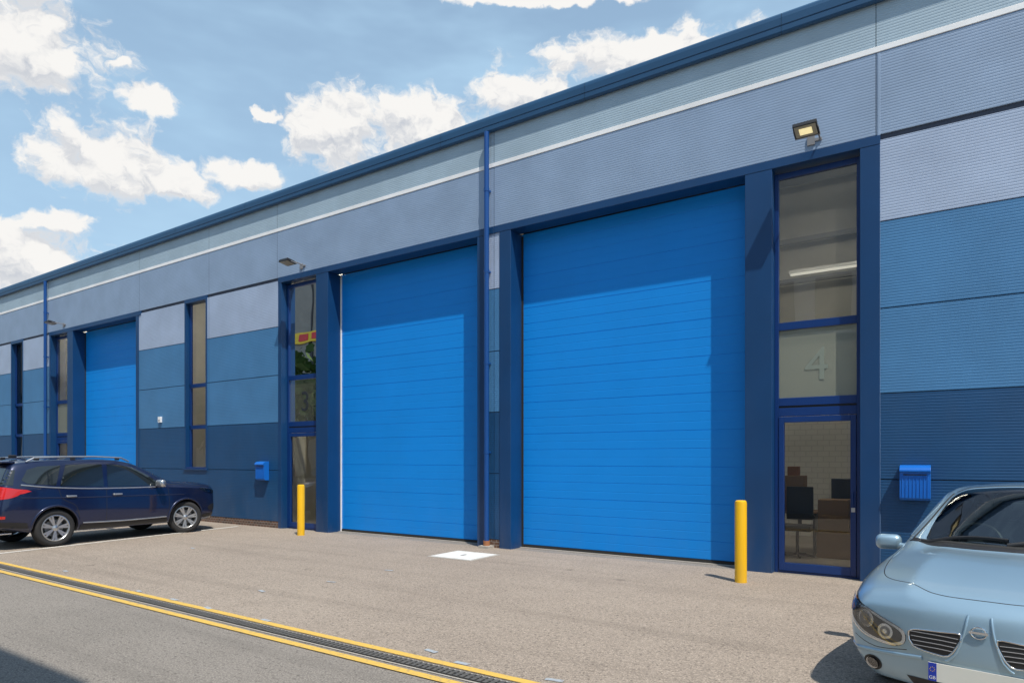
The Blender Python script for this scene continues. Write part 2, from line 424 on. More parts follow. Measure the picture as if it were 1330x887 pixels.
# black task chairs
for cx,cy in ((-2.18,11.9),(-1.62,12.9)):
    zb=0 if cy<12.5 else .12
    of.tube((cx,cy,.05),(cx,cy,.46+zb),.025,'black'); of.box(cx-.24,cx+.24,cy-.24,cy+.22,.46+zb,.55+zb,'black'); of.box(cx-.21,cx+.21,cy+.20,cy+.27,.62+zb,1.18+zb,'black')
    of.box(cx-.03,cx+.03,cy+.21,cy+.25,.5+zb,.64+zb,'black')
    for s in (-1,1): of.box(cx+s*.26-.02,cx+s*.26+.02,cy-.15,cy+.12,.70+zb,.74+zb,'black'); of.box(cx+s*.26-.015,cx+s*.26+.015,cy-.02,cy+.02,.5+zb,.70+zb,'black')
    for k in range(5):
        a=k*1.257; of.tube((cx,cy,.07),(cx+.28*math.cos(a),cy+.28*math.sin(a),.04),.018,'black')
of.done(bevel=.01)
tb=MB('fill_and_pendant_lights',B)
for xx in (-1.8,-12.8,-24.9,-16.9):
    for yy in (10.9,11.6): tb.box(xx-.75,xx+.75,yy,yy+.22,6.95,6.99,'tube')  # added fill panels, out of sight above the lintel, brighten the rooms
tb.box(-2.5,-1.2,13.0,13.04,5.02,5.05,'tube2'); tb.box(-2.52,-1.18,12.97,13.08,5.055,5.11,'white')
tb.done()
def downpipe(name,X,join=True):
    d=MB(name,B); Y=9.95
    d.tube((X,Y,.14),(X,Y,7.70),.048,'pipe',20)
    for z in (1.75,3.4,5.1,6.6):
        d.tube((X,Y,z),(X,Y,z+.06),.054,'pipe',20); d.box(X-.03,X+.03,Y+.03,YF-.002,z+.01,z+.04,'pipe')
    d.tube((X,Y,0.005),(X,Y,.14),.062,'terra',20)
    d.box(X-.11,X+.11,Y-.11,Y+.09,.004,.05,'concrete')
    return d.done(smooth=True)
downpipe('downpipe_a',-7.20); downpipe('downpipe_b',-25.75)

# ---------------------------------------------------------------- wall fittings
def floodlight(X,Z=6.10,lit=True,tilt=-20):
    e=empty('wall_floodlight',(X,YF,Z))
    m_=MB('lamp',e)
    m_.box(-.05,.05,-.02,-.001,-.06,.06,'grey')
    m_.tube((.12,-.02,0),(.12,-.30,.02),.012,'grey',10); m_.box(.05,.14,-.02,-.001,-.02,.02,'grey')
    R=Matrix.Translation((0,-.40,.0))@Matrix.Rotation(math.radians(tilt),4,'X')
    m_.box(-.15,.15,-.12,.12,-.02,.03,'black',R)
    for k in range(7): m_.box(-.13+k*.04,-.122+k*.04,-.10,.10,.0305,.055,'black',R)
    m_.box(-.135,.135,-.105,.105,-.026,-.0205,'floodoff',R)
    if lit: m_.box(-.08,.08,-.06,.06,-.030,-.0265,'flood',R)
    m_.box(-.16,-.151,-.02,.14,-.01,.01,'grey',R); m_.box(.151,.16,-.02,.14,-.01,.01,'grey',R)
    m_.box(-.16,.16,.131,.15,-.01,.01,'grey',R)
    m_.done(bevel=.003,seg=1)
floodlight(-1.66,lit=True,tilt=-16); floodlight(-12.55,lit=False,tilt=-8); floodlight(-24.6,lit=False,tilt=-8)
def mailbox(X,Z=1.34):
    e=empty('wall_mailbox',(X,YF,Z))
    m_=MB('box',e)
    prof=[(-.003,-.22),(-.10,-.22),(-.135,-.19),(-.14,.13),(-.15,.14),(-.172,.15),(-.172,.168),(-.15,.20),(-.10,.225),(-.003,.235)]
    m_.ext(prof,-.17,.17,'mailblue'); 
    for k in range(8):
        xx=-.14+k*.04; m_.box(xx-.005,xx+.005,-.144,-.141,-.17,.09,'mailblue')
    m_.box(-.13,.13,-.1445,-.1415,.102,.116,'black')
    m_.done(bevel=.006)
mailbox(-.41); mailbox(-13.92,1.36)
al=MB('alarm_box'); al.box(-18.68,-18.54,YF-.05,YF-.001,2.68,2.84,'white'); al.box(-18.64,-18.58,YF-.056,YF-.0505,2.72,2.76,'grey'); al.done(bevel=.008)
def bollard(X,Y):
    e=empty('yellow_bollard',(X,Y,0)); m_=MB('post',e)
    m_.lathe([(.0,1.10),(.055,1.098),(.072,1.085),(.078,1.06),(.078,.02),(.079,.0)],'yellow',32,axis='z')
    m_.done(smooth=True)
bollard(-2.37,9.08); bollard(-11.75,9.39)

# ---------------------------------------------------------------- cars
FR=[0,.31,.63,.93,1.0]
def car_shell(name,root,st,glassf,bodymat,ridge=0):
    m4=len(FR)-1; idx={}; V=[]
    fr=lambda j: math.copysign(FR[abs(j)],j)
    def P(i,j,k):
        key=(i,j,k)
        if key in idx: return idx[key]
        s=st[i]; f=fr(j); y=s['w'][k]*f; z=s['z'][k]
        if k==6: z+=s['crown']*(1-f*f)+(ridge*s.get('rg',0) if abs(j)==2 else 0)
        elif i==0: z+=s['crown']*(1-f*f)*k/6
        t=s['t']+s['off'][k]+s['bend']*(abs(y)/.85)**s.get('bp',2)
        idx[key]=len(V); V.append((t,y,z)); return idx[key]
    F=[];MI=[]; n=len(st)-1; R=range(-m4,m4)
    def add(q,reg,i,j,k): F.append(q); MI.append(1 if glassf(reg,i,j,k) else (2 if reg=='bottom' else 0))
    for j in R:
        for k in range(6):
            add((P(0,j,k),P(0,j,k+1),P(0,j+1,k+1),P(0,j+1,k)),'front',0,j,k)
            add((P(n,j,k),P(n,j+1,k),P(n,j+1,k+1),P(n,j,k+1)),'rear',n,j,k)
        for i in range(n):
            add((P(i,j,6),P(i+1,j,6),P(i+1,j+1,6),P(i,j+1,6)),'top',i,j,6)
            add((P(i,j,0),P(i,j+1,0),P(i+1,j+1,0),P(i+1,j,0)),'bottom',i,j,0)
    for i in range(n):
        for k in range(6):
            add((P(i,m4,k),P(i,m4,k+1),P(i+1,m4,k+1),P(i+1,m4,k)),'side',i,m4,k)
            add((P(i,-m4,k),P(i+1,-m4,k),P(i+1,-m4,k+1),P(i,-m4,k+1)),'side',i,-m4,k)
    me=bpy.data.meshes.new(name); me.from_pydata(V,[],F)
    for k in (bodymat,'carglass','black'): me.materials.append(M[k])
    for p,mi in zip(me.polygons,MI): p.material_index=mi; p.use_smooth=True
    bm=bmesh.new(); bm.from_mesh(me); bmesh.ops.recalc_face_normals(bm,faces=bm.faces)
    cl=bm.edges.layers.float.get('crease_edge') or bm.edges.layers.float.new('crease_edge')
    inv={v:k for k,v in idx.items()}
    for e in bm.edges:
        ms={f.material_index for f in e.link_faces}
        if len(ms)>1: e[cl]=.6
        a,b_=inv[e.verts[0].index],inv[e.verts[1].index]
        if ridge and a[2]==6 and b_[2]==6 and abs(a[1])==2 and abs(b_[1])==2 and max(a[0],b_[0])<=4 and a[0]!=b_[0]: e[cl]=.75
        if a[2]==4 and b_[2]==4 and abs(a[1])==m4 and abs(b_[1])==m4 and a[0]!=b_[0] and min(a[0],b_[0])>=1: e[cl]=.45
    bm.to_mesh(me); bm.free()
    o=bpy.data.objects.new(name,me); COL.objects.link(o); o.parent=root
    ss=o.modifiers.new('s','SUBSURF'); ss.levels=3; ss.render_levels=3
    dg=bpy.context.evaluated_depsgraph_get(); me2=bpy.data.meshes.new_from_object(o.evaluated_get(dg)); 
    o.modifiers.clear(); o.data=me2
    for p in me2.polygons: p.use_smooth=True
    bm=bmesh.new(); bm.from_mesh(me2); bvh=BVHTree.FromBMesh(bm); bm.free()
    return o,bvh
def cut_wheels(o,root,axles,r,zc,yin):
    c=MB('cutter',root)
    for ax in axles:
        for s in (1,-1): c.tube((ax,s*yin,zc),(ax,s*1.3,zc),r,'black',56)
    co=c.done(); 
    b=o.modifiers.new('b','BOOLEAN'); b.operation='DIFFERENCE'; b.object=co; b.solver='EXACT'
    try: b.material_mode='TRANSFER'
    except Exception: pass
    dg=bpy.context.evaluated_depsgraph_get(); dg.update()
    me=bpy.data.meshes.new_from_object(o.evaluated_get(dg)); o.modifiers.clear(); o.data=me
    bpy.data.objects.remove(co)
    try: me.set_sharp_from_angle(angle=math.radians(38))
    except Exception: pass
def smoothloop(pts,n=6):
    out=[];L=len(pts)
    for i in range(L):
        p0,p1,p2,p3=[Vector(pts[(i+d)%L]) for d in (-1,0,1,2)]
        for s in range(n):
            t=s/n
            out.append(.5*((2*p1)+(p2-p0)*t+(2*p0-5*p1+4*p2-p3)*t*t+(3*p1-p0-3*p2+p3)*t**3))
    return out
def proj(bvh,a,b_,axis,off):
    if axis=='F': o=Vector((-3,a,b_)); d=Vector((1,0,0))
    elif axis=='R': o=Vector((9,a,b_)); d=Vector((-1,0,0))
    elif axis=='S': o=Vector((a,3,b_)); d=Vector((0,-1,0))
    elif axis=='T': o=Vector((a,b_,4)); d=Vector((0,0,-1))
    h=bvh.ray_cast(o,d)
    if h[0] is None:
        g={'F':Vector((.4,a,b_)),'R':Vector((4.2,a,b_)),'S':Vector((a,.8,b_)),'T':Vector((a,b_,1))}[axis]
        h=bvh.find_nearest(g)
    n=h[1]
    if n.dot(d)>0: n=-n
    return h[0]+n*off
def patch(name,root,bvh,pts,axis,off,mat,cell=.03,smooth=True,mirror=True):
    loop=smoothloop(pts,5) if smooth else [Vector(p) for p in pts]
    bm=bmesh.new(); vs=[bm.verts.new((p[0],p[1],0)) for p in loop]; bm.faces.new(vs)
    for ax in (0,1):
        lo=min(p[ax] for p in loop); hi=max(p[ax] for p in loop); c=lo+cell
        while c<hi-1e-4:
            co=[0,0,0]; co[ax]=c; no=[0,0,0]; no[ax]=1
            bmesh.ops.bisect_plane(bm,geom=bm.verts[:]+bm.edges[:]+bm.faces[:],plane_co=co,plane_no=no); c+=cell
    bmesh.ops.triangulate(bm,faces=bm.faces[:])
    me=bpy.data.meshes.new(name); 
    base=[v.co.copy() for v in bm.verts]; bm.verts.index_update(); fs=[tuple(v.index for v in f.verts) for f in bm.faces]; bm.free()
    V=[tuple(proj(bvh,p.x,p.y,axis,off)) for p in base]; F=list(fs)
    if mirror:
        k=len(V); V+=[(x,-y,z) for x,y,z in V]; F+=[tuple(k+a for a in reversed(f)) for f in fs]
    me.from_pydata(V,[],F); me.materials.append(M[mat])
    bm=bmesh.new(); bm.from_mesh(me); bmesh.ops.recalc_face_normals(bm,faces=bm.faces); bm.to_mesh(me); bm.free()
    for p in me.polygons: p.use_smooth=True
    o=bpy.data.objects.new(name,me); COL.objects.link(o); o.parent=root; return o
def ribbon(name,root,bvh,path,axis,w,off,mat,mirror=True,closed=False,curve=True):
    pts=[Vector(p) for p in path]
    if curve and len(pts)>2:
        out=[]; L=len(pts)
        rng=range(L) if closed else range(L-1)
        for i in rng:
            g=(lambda q: pts[q%L]) if closed else (lambda q: pts[max(0,min(L-1,q))])
            p0,p1,p2,p3=g(i-1),g(i),g(i+1),g(i+2)
            n=max(2,int((p2-p1).length/.03))
            for s in range(n):
                t=s/n; out.append(.5*((2*p1)+(p2-p0)*t+(2*p0-5*p1+4*p2-p3)*t*t+(3*p1-p0-3*p2+p3)*t**3))
        if not closed: out.append(pts[-1])
        pts=out
    else:
        out=[]
        for p,q in zip(pts,pts[1:]):
            n=max(1,int((q-p).length/.03)); out+=[p.lerp(q,s/n) for s in range(n)]
        out.append(pts[-1]); pts=out
    V=[];F=[];n=len(pts)
    for i,p in enumerate(pts):
        a=pts[(i-1)%n] if (closed or i>0) else p; b_=pts[(i+1)%n] if (closed or i<n-1) else p
        d=(b_-a); d=d.normalized() if d.length>0 else Vector((1,0)); nn=Vector((-d.y,d.x))*w/2
        for s,oo in ((-1,0),(-.7,off),(.7,off),(1,0)):
            q=p+nn*s; V.append(tuple(proj(bvh,q.x,q.y,axis,oo)))
    for i in range(n if closed else n-1):
        i2=(i+1)%n
        for a in range(3): F.append((i*4+a,i2*4+a,i2*4+a+1,i*4+a+1))
    if mirror:
        k=len(V); V+=[(x,-y,z) for x,y,z in V]; F+=[tuple(k+a for a in reversed(f)) for f in F]
    me=bpy.data.meshes.new(name); me.from_pydata(V,[],F); me.materials.append(M[mat])
    bm=bmesh.new(); bm.from_mesh(me); bmesh.ops.recalc_face_normals(bm,faces=bm.faces); bm.to_mesh(me); bm.free()
    for p in me.polygons: p.use_smooth=True
    o=bpy.data.objects.new(name,me); COL.objects.link(o); o.parent=root; return o
def wheel(name,root,x,side,yo,R,turn=0,spokes=5,twin=False):
    e=empty(name,(x,side*yo,R)); e.parent=root; e.rotation_euler=(0,0,(0 if side>0 else math.pi)+turn)
    w=MB('tyre',e); W=.21; r=R*.70
    w.lathe([(r,-W),(r+.02,-W-.004),(R-.04,-W-.008),(R-.012,-W+.012),(R,-W+.04),(R,-.04),(R-.012,-.012),(R-.04,.006),(r+.03,.008),(r,-.004)],'tyre',64)
    w.done(smooth=True)
    m_=MB('rim',e)
    m_.lathe([(r+.001,-.006),(r+.001,.002),(r-.012,.004),(r-.022,-.004),(r-.03,-.03),(r-.035,-.12),(r-.03,-W)],'alu',64)
    m_.lathe([(0,-.075),(r-.04,-.085)],'black',48)
    m_.lathe([(0,.004),(.02,.003),(.03,-.004),(.055,-.012),(.065,-.03),(.065,-.07)],'alu',32)
    for k in range(spokes):
        for dl in ((-.13,.13) if twin else (0,)):
            a0=2*math.pi*k/spokes+.3
            ri,ro_=.045,r-.014
            hw0,hw1=(.016,.019) if twin else (.034,.026)
            def pt(rr,off,y):
                ang=a0+dl*(rr/r); c,s_=math.cos(ang),math.sin(ang); return (rr*c-off*s_,y,rr*s_+off*c)
            q=[pt(ri,-hw0,-.012),pt(ri,hw0,-.012),pt(ro_,hw1,-.004),pt(ro_,-hw1,-.004)]
            q2=[(p[0],p[1]-.035,p[2]) for p in q]
            m_.face(q,'alu')
            for a in range(4): m_.face([q[a],q[(a+1)%4],q2[(a+1)%4],q2[a]],'alu')
    m_.lathe([(.16,-.073),(.06,-.073)],'grey',32)
    m_.done(smooth=True,recalc=True)
def rbox(name,root,c,size,mat,bev,rot=None,seg=4):
    m_=MB(name,root); T=Matrix.Translation(c)
    if rot: T=T@rot
    m_.box(-size[0]/2,size[0]/2,-size[1]/2,size[1]/2,-size[2]/2,size[2]/2,mat,T)
    o=m_.done(bevel=bev,seg=seg)
    for p in o.data.polygons: p.use_smooth=True
    return o

def S(t,z,w,crown=.03,bend=0,off=(0,)*7,rg=0,bp=2): return dict(t=t,z=z,w=w,crown=crown,bend=bend,off=off,rg=rg,bp=bp)
# ---- silver car (nose at local x=0, rear toward +x, driver side +y)
aS=math.radians(78.5)
car=empty('parked_car',(.125,4.84,0),aS)
st=[S(0,[.19,.26,.37,.475,.60,.665,.700],[.58,.70,.76,.785,.765,.72,.64],.010,.26,(.08,.03,0,.0,.008,.02,.04),1,2.8),
 S(.12,[.17,.25,.40,.54,.680,.750,.780],[.68,.775,.81,.825,.80,.745,.66],.022,.24,(.03,.01,0,0,.0,.0,.005),1,2.8),
 S(.46,[.17,.25,.42,.60,.775,.832,.856],[.74,.82,.84,.850,.825,.76,.67],.030,.21,rg=1),
 S(.90,[.17,.25,.42,.62,.835,.892,.915],[.75,.825,.85,.853,.828,.77,.69],.032,.20,rg=.9),
 S(1.20,[.17,.25,.42,.63,.86,.915,.938],[.75,.825,.85,.855,.822,.77,.70],.022,.20,rg=.3),
 S(1.98,[.17,.25,.42,.64,.88,1.315,1.375],[.75,.825,.85,.855,.82,.64,.575],.055,.12),
 S(2.5,[.17,.25,.42,.64,.89,1.35,1.40],[.75,.825,.85,.855,.82,.645,.58],.05,0),
 S(3.05,[.17,.25,.42,.64,.90,1.335,1.385],[.75,.825,.85,.855,.82,.635,.57],.05,0),
 S(3.5,[.17,.25,.42,.65,.92,1.27,1.325],[.74,.82,.845,.85,.81,.60,.54],.04,-.04),
 S(3.95,[.19,.27,.44,.66,.92,1.00,1.03],[.72,.80,.825,.83,.79,.70,.62],.03,-.08),
 S(4.28,[.24,.31,.46,.66,.86,.94,.96],[.60,.70,.75,.76,.73,.66,.58],.02,-.15)]
def gf(reg,i,j,k):
    if reg=='top' and i in (4,8) and -3<=j<=2: return True
    if reg=='side' and k==4 and 4<=i<=7: return True
    return False
body,bvh=car_shell('body',car,st,gf,'silver',.022)
cut_wheels(body,car,(.86,3.42),.335,.31,.50)
for ax in (.86,3.42):
    for s in (1,-1): wheel('wheel',car,ax,s,.80,.305,0,7)
pp=lambda n,pts,ax,off,mt,**k: patch(n,car,bvh,pts,ax,off,mt,**k)
rr=lambda n,pa,ax,w,off,mt,**k: ribbon(n,car,bvh,pa,ax,w,off,mt,**k)
HL=[(.40,.485),(.42,.545),(.56,.600),(.70,.655),(.79,.700),(.815,.65),(.80,.56),(.69,.462),(.52,.430),(.43,.445)]
pp('headlight_base',HL,'F',.003,'chrome',cell=.02)
HLi=[(.42,.485),(.44,.535),(.57,.587),(.70,.638),(.768,.668),(.785,.62),(.765,.56),(.67,.478),(.52,.447),(.45,.458)]
pp('headlight_bowl',HLi,'F',.005,'black',cell=.02)
for (cy,cz,r) in ((.525,.512,.050),(.665,.565,.060)):
    circ=[(cy+r*math.cos(a*math.pi/5),cz+r*math.sin(a*math.pi/5)) for a in range(10)]
    pp('reflector',circ,'F',.008,'chrome',cell=.02)
    circ=[(cy+r*.66*math.cos(a*math.pi/5),cz+r*.66*math.sin(a*math.pi/5)) for a in range(10)]
    pp('projector',circ,'F',.010,'grey',cell=.02)
    circ=[(cy+r*.3*math.cos(a*math.pi/5),cz+r*.3*math.sin(a*math.pi/5)) for a in range(10)]
    pp('bulb',circ,'F',.013,'chrome',cell=.02)
pp('indicator',[(.745,.62),(.765,.66),(.792,.675),(.797,.63),(.785,.59)],'F',.012,'amber',cell=.015)
pp('headlight_lens',HL,'F',.016,'lens',cell=.02)
rr('headlight_edge',HL,'F',.006,.003,'black',closed=True)
GR=[(.09,.580),(.20,.578),(.35,.565),(.380,.535),(.352,.462),(.22,.436),(.155,.440),(.112,.50)]
pp('grille',GR,'F',.004,'black',cell=.02)
for k in range(4):
    z=.470+k*.027; a=.130-.009*k; b_=.352+.006*k
    rr('grille_bar',[(a,z),(.2,z+.003),(b_,z)],'F',.006,.008,'grey')
rr('grille_surround',GR,'F',.010,.008,'chrome',closed=True)
rr('nose_vee',[(.058,.70),(.078,.58),(.122,.45),(.17,.405)],'F',.014,.008,'silver')
em=MB('emblem',car)
p=proj(bvh,0,.61,'F',.0)
for k in range(40):
    a=k*2*math.pi/40; a2=(k+1)*2*math.pi/40
    em.tube((p.x-.012,.038*math.cos(a),.61+.034*math.sin(a)),(p.x-.012,.038*math.cos(a2),.61+.034*math.sin(a2)),.005,'chrome',8)
em.box(p.x-.018,p.x-.008,-.048,.048,.603,.617,'chrome'); em.box(p.x-.009,p.x+.02,-.018,.018,.588,.632,'silver'); em.done(smooth=True)
p=proj(bvh,0,.33,'F',0)
pm=MB('number_plate',car); pm.box(p.x-.022,p.x-.014,-.26,.26,.272,.385,'plate'); pm.box(p.x-.0235,p.x-.0222,.215,.2595,.2725,.3845,'platef')
pm.box(p.x-.014,p.x+.08,-.255,.255,.278,.38,'black')
for k in range(8):
    a=k*math.pi/4; pm.box(p.x-.0242,p.x-.0237,.2375+.013*math.cos(a)-.002,.2375+.013*math.cos(a)+.002,.345+.013*math.sin(a)-.002,.345+.013*math.sin(a)+.002,'signy')
pm.done()
cu=bpy.data.curves.new('plate_letters','FONT'); cu.body='GB'; cu.size=.028; cu.align_x='CENTER'; cu.materials.append(M['white'])
o=bpy.data.objects.new('plate_letters',cu); COL.objects.link(o); o.parent=car; o.location=(p.x-.0245,.2375,.285); o.rotation_euler=(math.pi/2,0,-math.pi/2)
pp('lower_intake',[(-.36,.195),(.36,.195),(.40,.255),(-.40,.255)],'F',.003,'black',mirror=False,smooth=False)
fog=[(.62+.042*math.cos(a*math.pi/5),.275+.038*math.sin(a*math.pi/5)) for a in range(10)]
pp('fog_recess',[(.62+.062*math.cos(a*math.pi/5),.275+.052*math.sin(a*math.pi/5)) for a in range(10)],'F',.003,'black')
pp('fog_lamp',fog,'F',.010,'chrome'); pp('fog_lens',fog,'F',.014,'lens')
rr('bumper_line',[(.39,.425),(.60,.395),(.74,.44),(.81,.50)],'F',.005,.001,'black')
rr('bumper_step',[(.30,.395),(.55,.370),(.72,.355),(.80,.36)],'F',.03,.010,'silver')
rr('hood_gap',[(.13,.0),(.14,.22),(.20,.36),(.42,.62),(.9,.72),(1.30,.745)],'T',.006,.0012,'black')
rr('cowl_strip',[(1.235,0),(1.26,.3),(1.34,.6),(1.40,.70)],'T',.05,.004,'black')
rr('windscreen_edge_lower',[(1.26,0),(1.29,.3),(1.37,.6)],'T',.03,.006,'rubber')
rr('a_pillar_rubber',[(1.42,.69),(1.7,.615),(2.06,.54)],'T',.016,.004,'rubber')
rr('windscreen_top_rubber',[(2.03,0),(2.05,.3),(2.09,.52)],'T',.014,.003,'rubber')
for y0,y1 in ((.62,.05),(.05,-.52)):
    rr('wiper',[(1.34 if y0>.3 else 1.28,y0),(1.36,(y0+y1)/2),(1.33,y1)],'T',.018,.022,'black',mirror=False)
for path in ([(1.38,.9),(1.34,.55),(1.40,.27)],[(2.42,.9),(2.42,.27)],[(3.25,.9),(3.2,.62),(3.05,.45),(3.0,.27)]):
    rr('door_gap',path,'S',.008,.001,'black')
rr('rub_strip',[(1.25,.50),(2.2,.51),(3.1,.52)],'S',.045,.012,'silver')
rr('b_pillar',[(2.40,.90),(2.42,1.33)],'S',.07,.003,'black',curve=False)
rr('c_pillar',[(3.35,.92),(3.12,1.32)],'S',.10,.003,'silver',curve=False)
rr('window_sill_trim',[(1.45,.885),(2.4,.895),(3.6,.93)],'S',.02,.004,'black')
rr('window_top_trim',[(1.55,1.0),(1.95,1.27),(2.4,1.345),(3.0,1.335),(3.4,1.27)],'S',.025,.004,'silver')
for hx in (2.25,3.05): rbox('door_handle',car,(hx,.86,.78),(.18,.03,.03),'silver',.012); rbox('door_handle',car,(hx,-.86,.78),(.18,.03,.03),'silver',.012)
for s in (1,-1):
    rbox('mirror_housing',car,(1.62,s*.935,.935),(.12,.20,.13),'silver',.05,Matrix.Rotation(s*math.radians(12),4,'Z'),5)
    rbox('mirror_arm',car,(1.62,s*.845,.905),(.07,.10,.05),'silver',.02)
    rbox('mirror_glass',car,(1.683,s*.94,.938),(.01,.16,.10),'darkglass',.004,Matrix.Rotation(s*math.radians(12),4,'Z'))
rbox('dashboard',car,(1.68,0,.80),(.42,1.34,.20),'grey',.08)
rbox('cabin_floor',car,(2.4,0,.33),(2.2,1.4,.06),'black',.02)
rbox('firewall',car,(1.42,0,.62),(.04,1.4,.5),'black',.01)
stw=MB('steering_wheel',car); R_=Matrix.Translation((1.93,.36,.93))@Matrix.Rotation(math.radians(-65),4,'Y')
for k in range(36):
    a=k*math.pi/18;a2=(k+1)*math.pi/18
    stw.tube(R_@Vector((.185*math.cos(a),.185*math.sin(a),0)),R_@Vector((.185*math.cos(a2),.185*math.sin(a2),0)),.014,'black',8)
for a in (0,math.pi,math.pi*1.5): stw.tube(R_@Vector((0,0,-.01)),R_@Vector((.18*math.sin(a),.18*math.cos(a),0)),.018,'black',8)
stw.tube(R_@Vector((0,0,-.03)),R_@Vector((0,0,.02)),.06,'black',20)
stw.done(smooth=True)
def seats(root,rows,mt='seat'):
    for t,ys,hz in rows:
        for y in ys:
            rbox('seat_base',root,(t-.22,y,.50+hz),(.50,.48,.16),mt,.06)
            rbox('seat_back',root,(t+.10,y,.82+hz),(.16,.48,.58),mt,.07,Matrix.Rotation(math.radians(12),4,'Y'))
            rbox('headrest',root,(t+.19,y,1.19+hz),(.10,.26,.17),mt,.045)
seats(car,[(2.45,(.36,-.36),-.02),(3.25,(.4,-.4,0),-.06)])
rbox('rear_view_mirror',car,(1.86,0,1.27),(.03,.22,.06),'black',.012)
pp('tail_lamp',[(.45,.72),(.72,.72),(.74,.88),(.48,.88)],'R',.006,'red')
pm=MB('rear_plate',car); pr=proj(bvh,0,.62,'R',0); pm.box(pr.x+.004,pr.x+.012,-.26,.26,.56,.67,'signy'); pm.done()

# ---- navy SUV
aV=math.radians(-85.2)
suv=empty('parked_suv',(-15.24,9.15,0),aV)
st=[S(0,[.30,.38,.54,.72,.87,.955,1.00],[.72,.81,.85,.85,.81,.75,.66],.015,.22,(.08,.03,0,.0,.0,.02,.05),0,2.8),
 S(.12,[.27,.35,.54,.77,.945,1.025,1.06],[.77,.86,.88,.885,.86,.80,.71],.025,.20,(.03,.01,0,0,.0,.0,.01),0,2.8),
 S(.50,[.26,.34,.54,.80,1.00,1.07,1.105],[.80,.88,.895,.90,.875,.82,.74],.035,.16),
 S(1.0,[.26,.34,.54,.80,1.03,1.105,1.14],[.80,.885,.90,.905,.88,.825,.755],.04,.13),
 S(1.24,[.26,.34,.54,.80,1.035,1.12,1.155],[.80,.885,.90,.905,.88,.825,.755],.03,.14),
 S(1.98,[.26,.34,.54,.80,1.04,1.53,1.605],[.80,.885,.90,.905,.88,.72,.64],.055,.08),
 S(2.7,[.26,.34,.54,.80,1.05,1.57,1.64],[.80,.885,.90,.905,.88,.73,.65],.05,0),
 S(3.4,[.26,.34,.54,.81,1.07,1.565,1.635],[.80,.885,.90,.905,.88,.725,.65],.05,0),
 S(3.95,[.26,.34,.55,.82,1.10,1.54,1.61],[.79,.88,.895,.90,.87,.71,.63],.045,-.03),
 S(4.25,[.38,.43,.58,.82,1.11,1.50,1.575],[.70,.82,.85,.86,.82,.68,.60],.03,-.12,(.26,.36,.40,.38,.30,.10,0))]
body,bvh=car_shell('body',suv,st,lambda *a:False,'cnavy')
cut_wheels(body,suv,(.95,3.62),.390,.36,.52)
pp=lambda n,pts,ax,off,mt,**k: patch(n,suv,bvh,pts,ax,off,mt,**k)
rr=lambda n,pa,ax,w,off,mt,**k: ribbon(n,suv,bvh,pa,ax,w,off,mt,**k)
for s in (1,-1):
    wheel('wheel',suv,.95,s,.865,.352,math.radians(-18),7,True); wheel('wheel',suv,3.62,s,.865,.352,0,7,True)
for ax in (.95,3.62):
    arc=[(ax+.412*math.cos(a),.36+.412*math.sin(a)) for a in [math.radians(x_) for x_ in range(-6,187,14)]]
    rr('arch_lip',arc,'S',.045,.014,'cnavy')
pp('window_front_door',[(1.48,1.09),(1.76,1.29),(2.08,1.475),(2.38,1.535),(2.60,1.545),(2.64,1.30),(2.655,1.095),(2.2,1.085)],'S',.004,'darkglass',smooth=False)
pp('window_rear_door',[(2.735,1.10),(2.70,1.545),(3.05,1.55),(3.38,1.535),(3.48,1.30),(3.54,1.14)],'S',.004,'darkglass',smooth=False)
pp('window_quarter',[(3.61,1.15),(3.52,1.40),(3.47,1.53),(3.85,1.51),(4.04,1.45),(4.16,1.26),(4.08,1.20)],'S',.004,'darkglass',smooth=False)
rr('window_chrome',[(1.42,1.06),(2.2,1.058),(3.0,1.075),(3.7,1.12),(4.18,1.18)],'S',.022,.007,'alu')
pp('windscreen',[(-.70,1.18),(.70,1.18),(.58,1.57),(-.58,1.57)],'F',.004,'darkglass',mirror=False,smooth=False)
pp('rear_window',[(-.66,1.16),(.66,1.16),(.56,1.48),(-.56,1.48)],'R',.004,'darkglass',mirror=False,smooth=False)
pp('rear_window_wrap',[(4.30,1.17),(4.22,1.45),(4.30,1.45),(4.44,1.18)],'S',.004,'darkglass',smooth=False)
pp('headlight',[(.42,.90),(.40,.96),(.60,.955),(.80,.965),(.84,.92),(.62,.89)],'F',.006,'chrome')
HS=[(.15,.87),(.17,.93),(.40,.985),(.60,1.0),(.54,.94),(.34,.875)]
pp('headlight_side',HS,'S',.006,'chrome')
pp('headlight_lens',HS,'S',.012,'lens')
pp('grille',[(-.50,.68),(.50,.68),(.42,.87),(-.42,.87)],'F',.004,'black',mirror=False,smooth=False)
for z in (.72,.78,.84): rr('grille_bar',[(-.44,z),(.44,z)],'F',.02,.012,'chrome',mirror=False)
pp('front_fog',[(.18,.50),(.34,.48),(.40,.56),(.28,.62),(.18,.60)],'S',.005,'black')
pp('tail_lamp_side',[(4.18,1.07),(4.36,1.13),(4.56,1.14),(4.60,.95),(4.46,.93),(4.26,.98)],'S',.006,'red')
pp('tail_lamp',[(.40,1.00),(.80,.97),(.82,1.11),(.42,1.09)],'R',.006,'red')
pp('sill_cladding',[(1.38,.29),(3.20,.29),(3.18,.39),(1.40,.38)],'S',.008,'black',smooth=False)
rr('sill_strip',[(1.42,.405),(2.3,.395),(3.15,.415)],'S',.025,.014,'alu')
pp('rear_cladding',[(4.08,.38),(4.56,.44),(4.56,.53),(4.10,.49)],'S',.006,'black',smooth=False)
pp('rear_reflector',[(4.44,.58),(4.56,.58),(4.56,.63),(4.44,.63)],'S',.008,'red',smooth=False)
pp('front_cladding',[(.12,.34),(.52,.32),(.55,.40),(.12,.42)],'S',.006,'black',smooth=False)
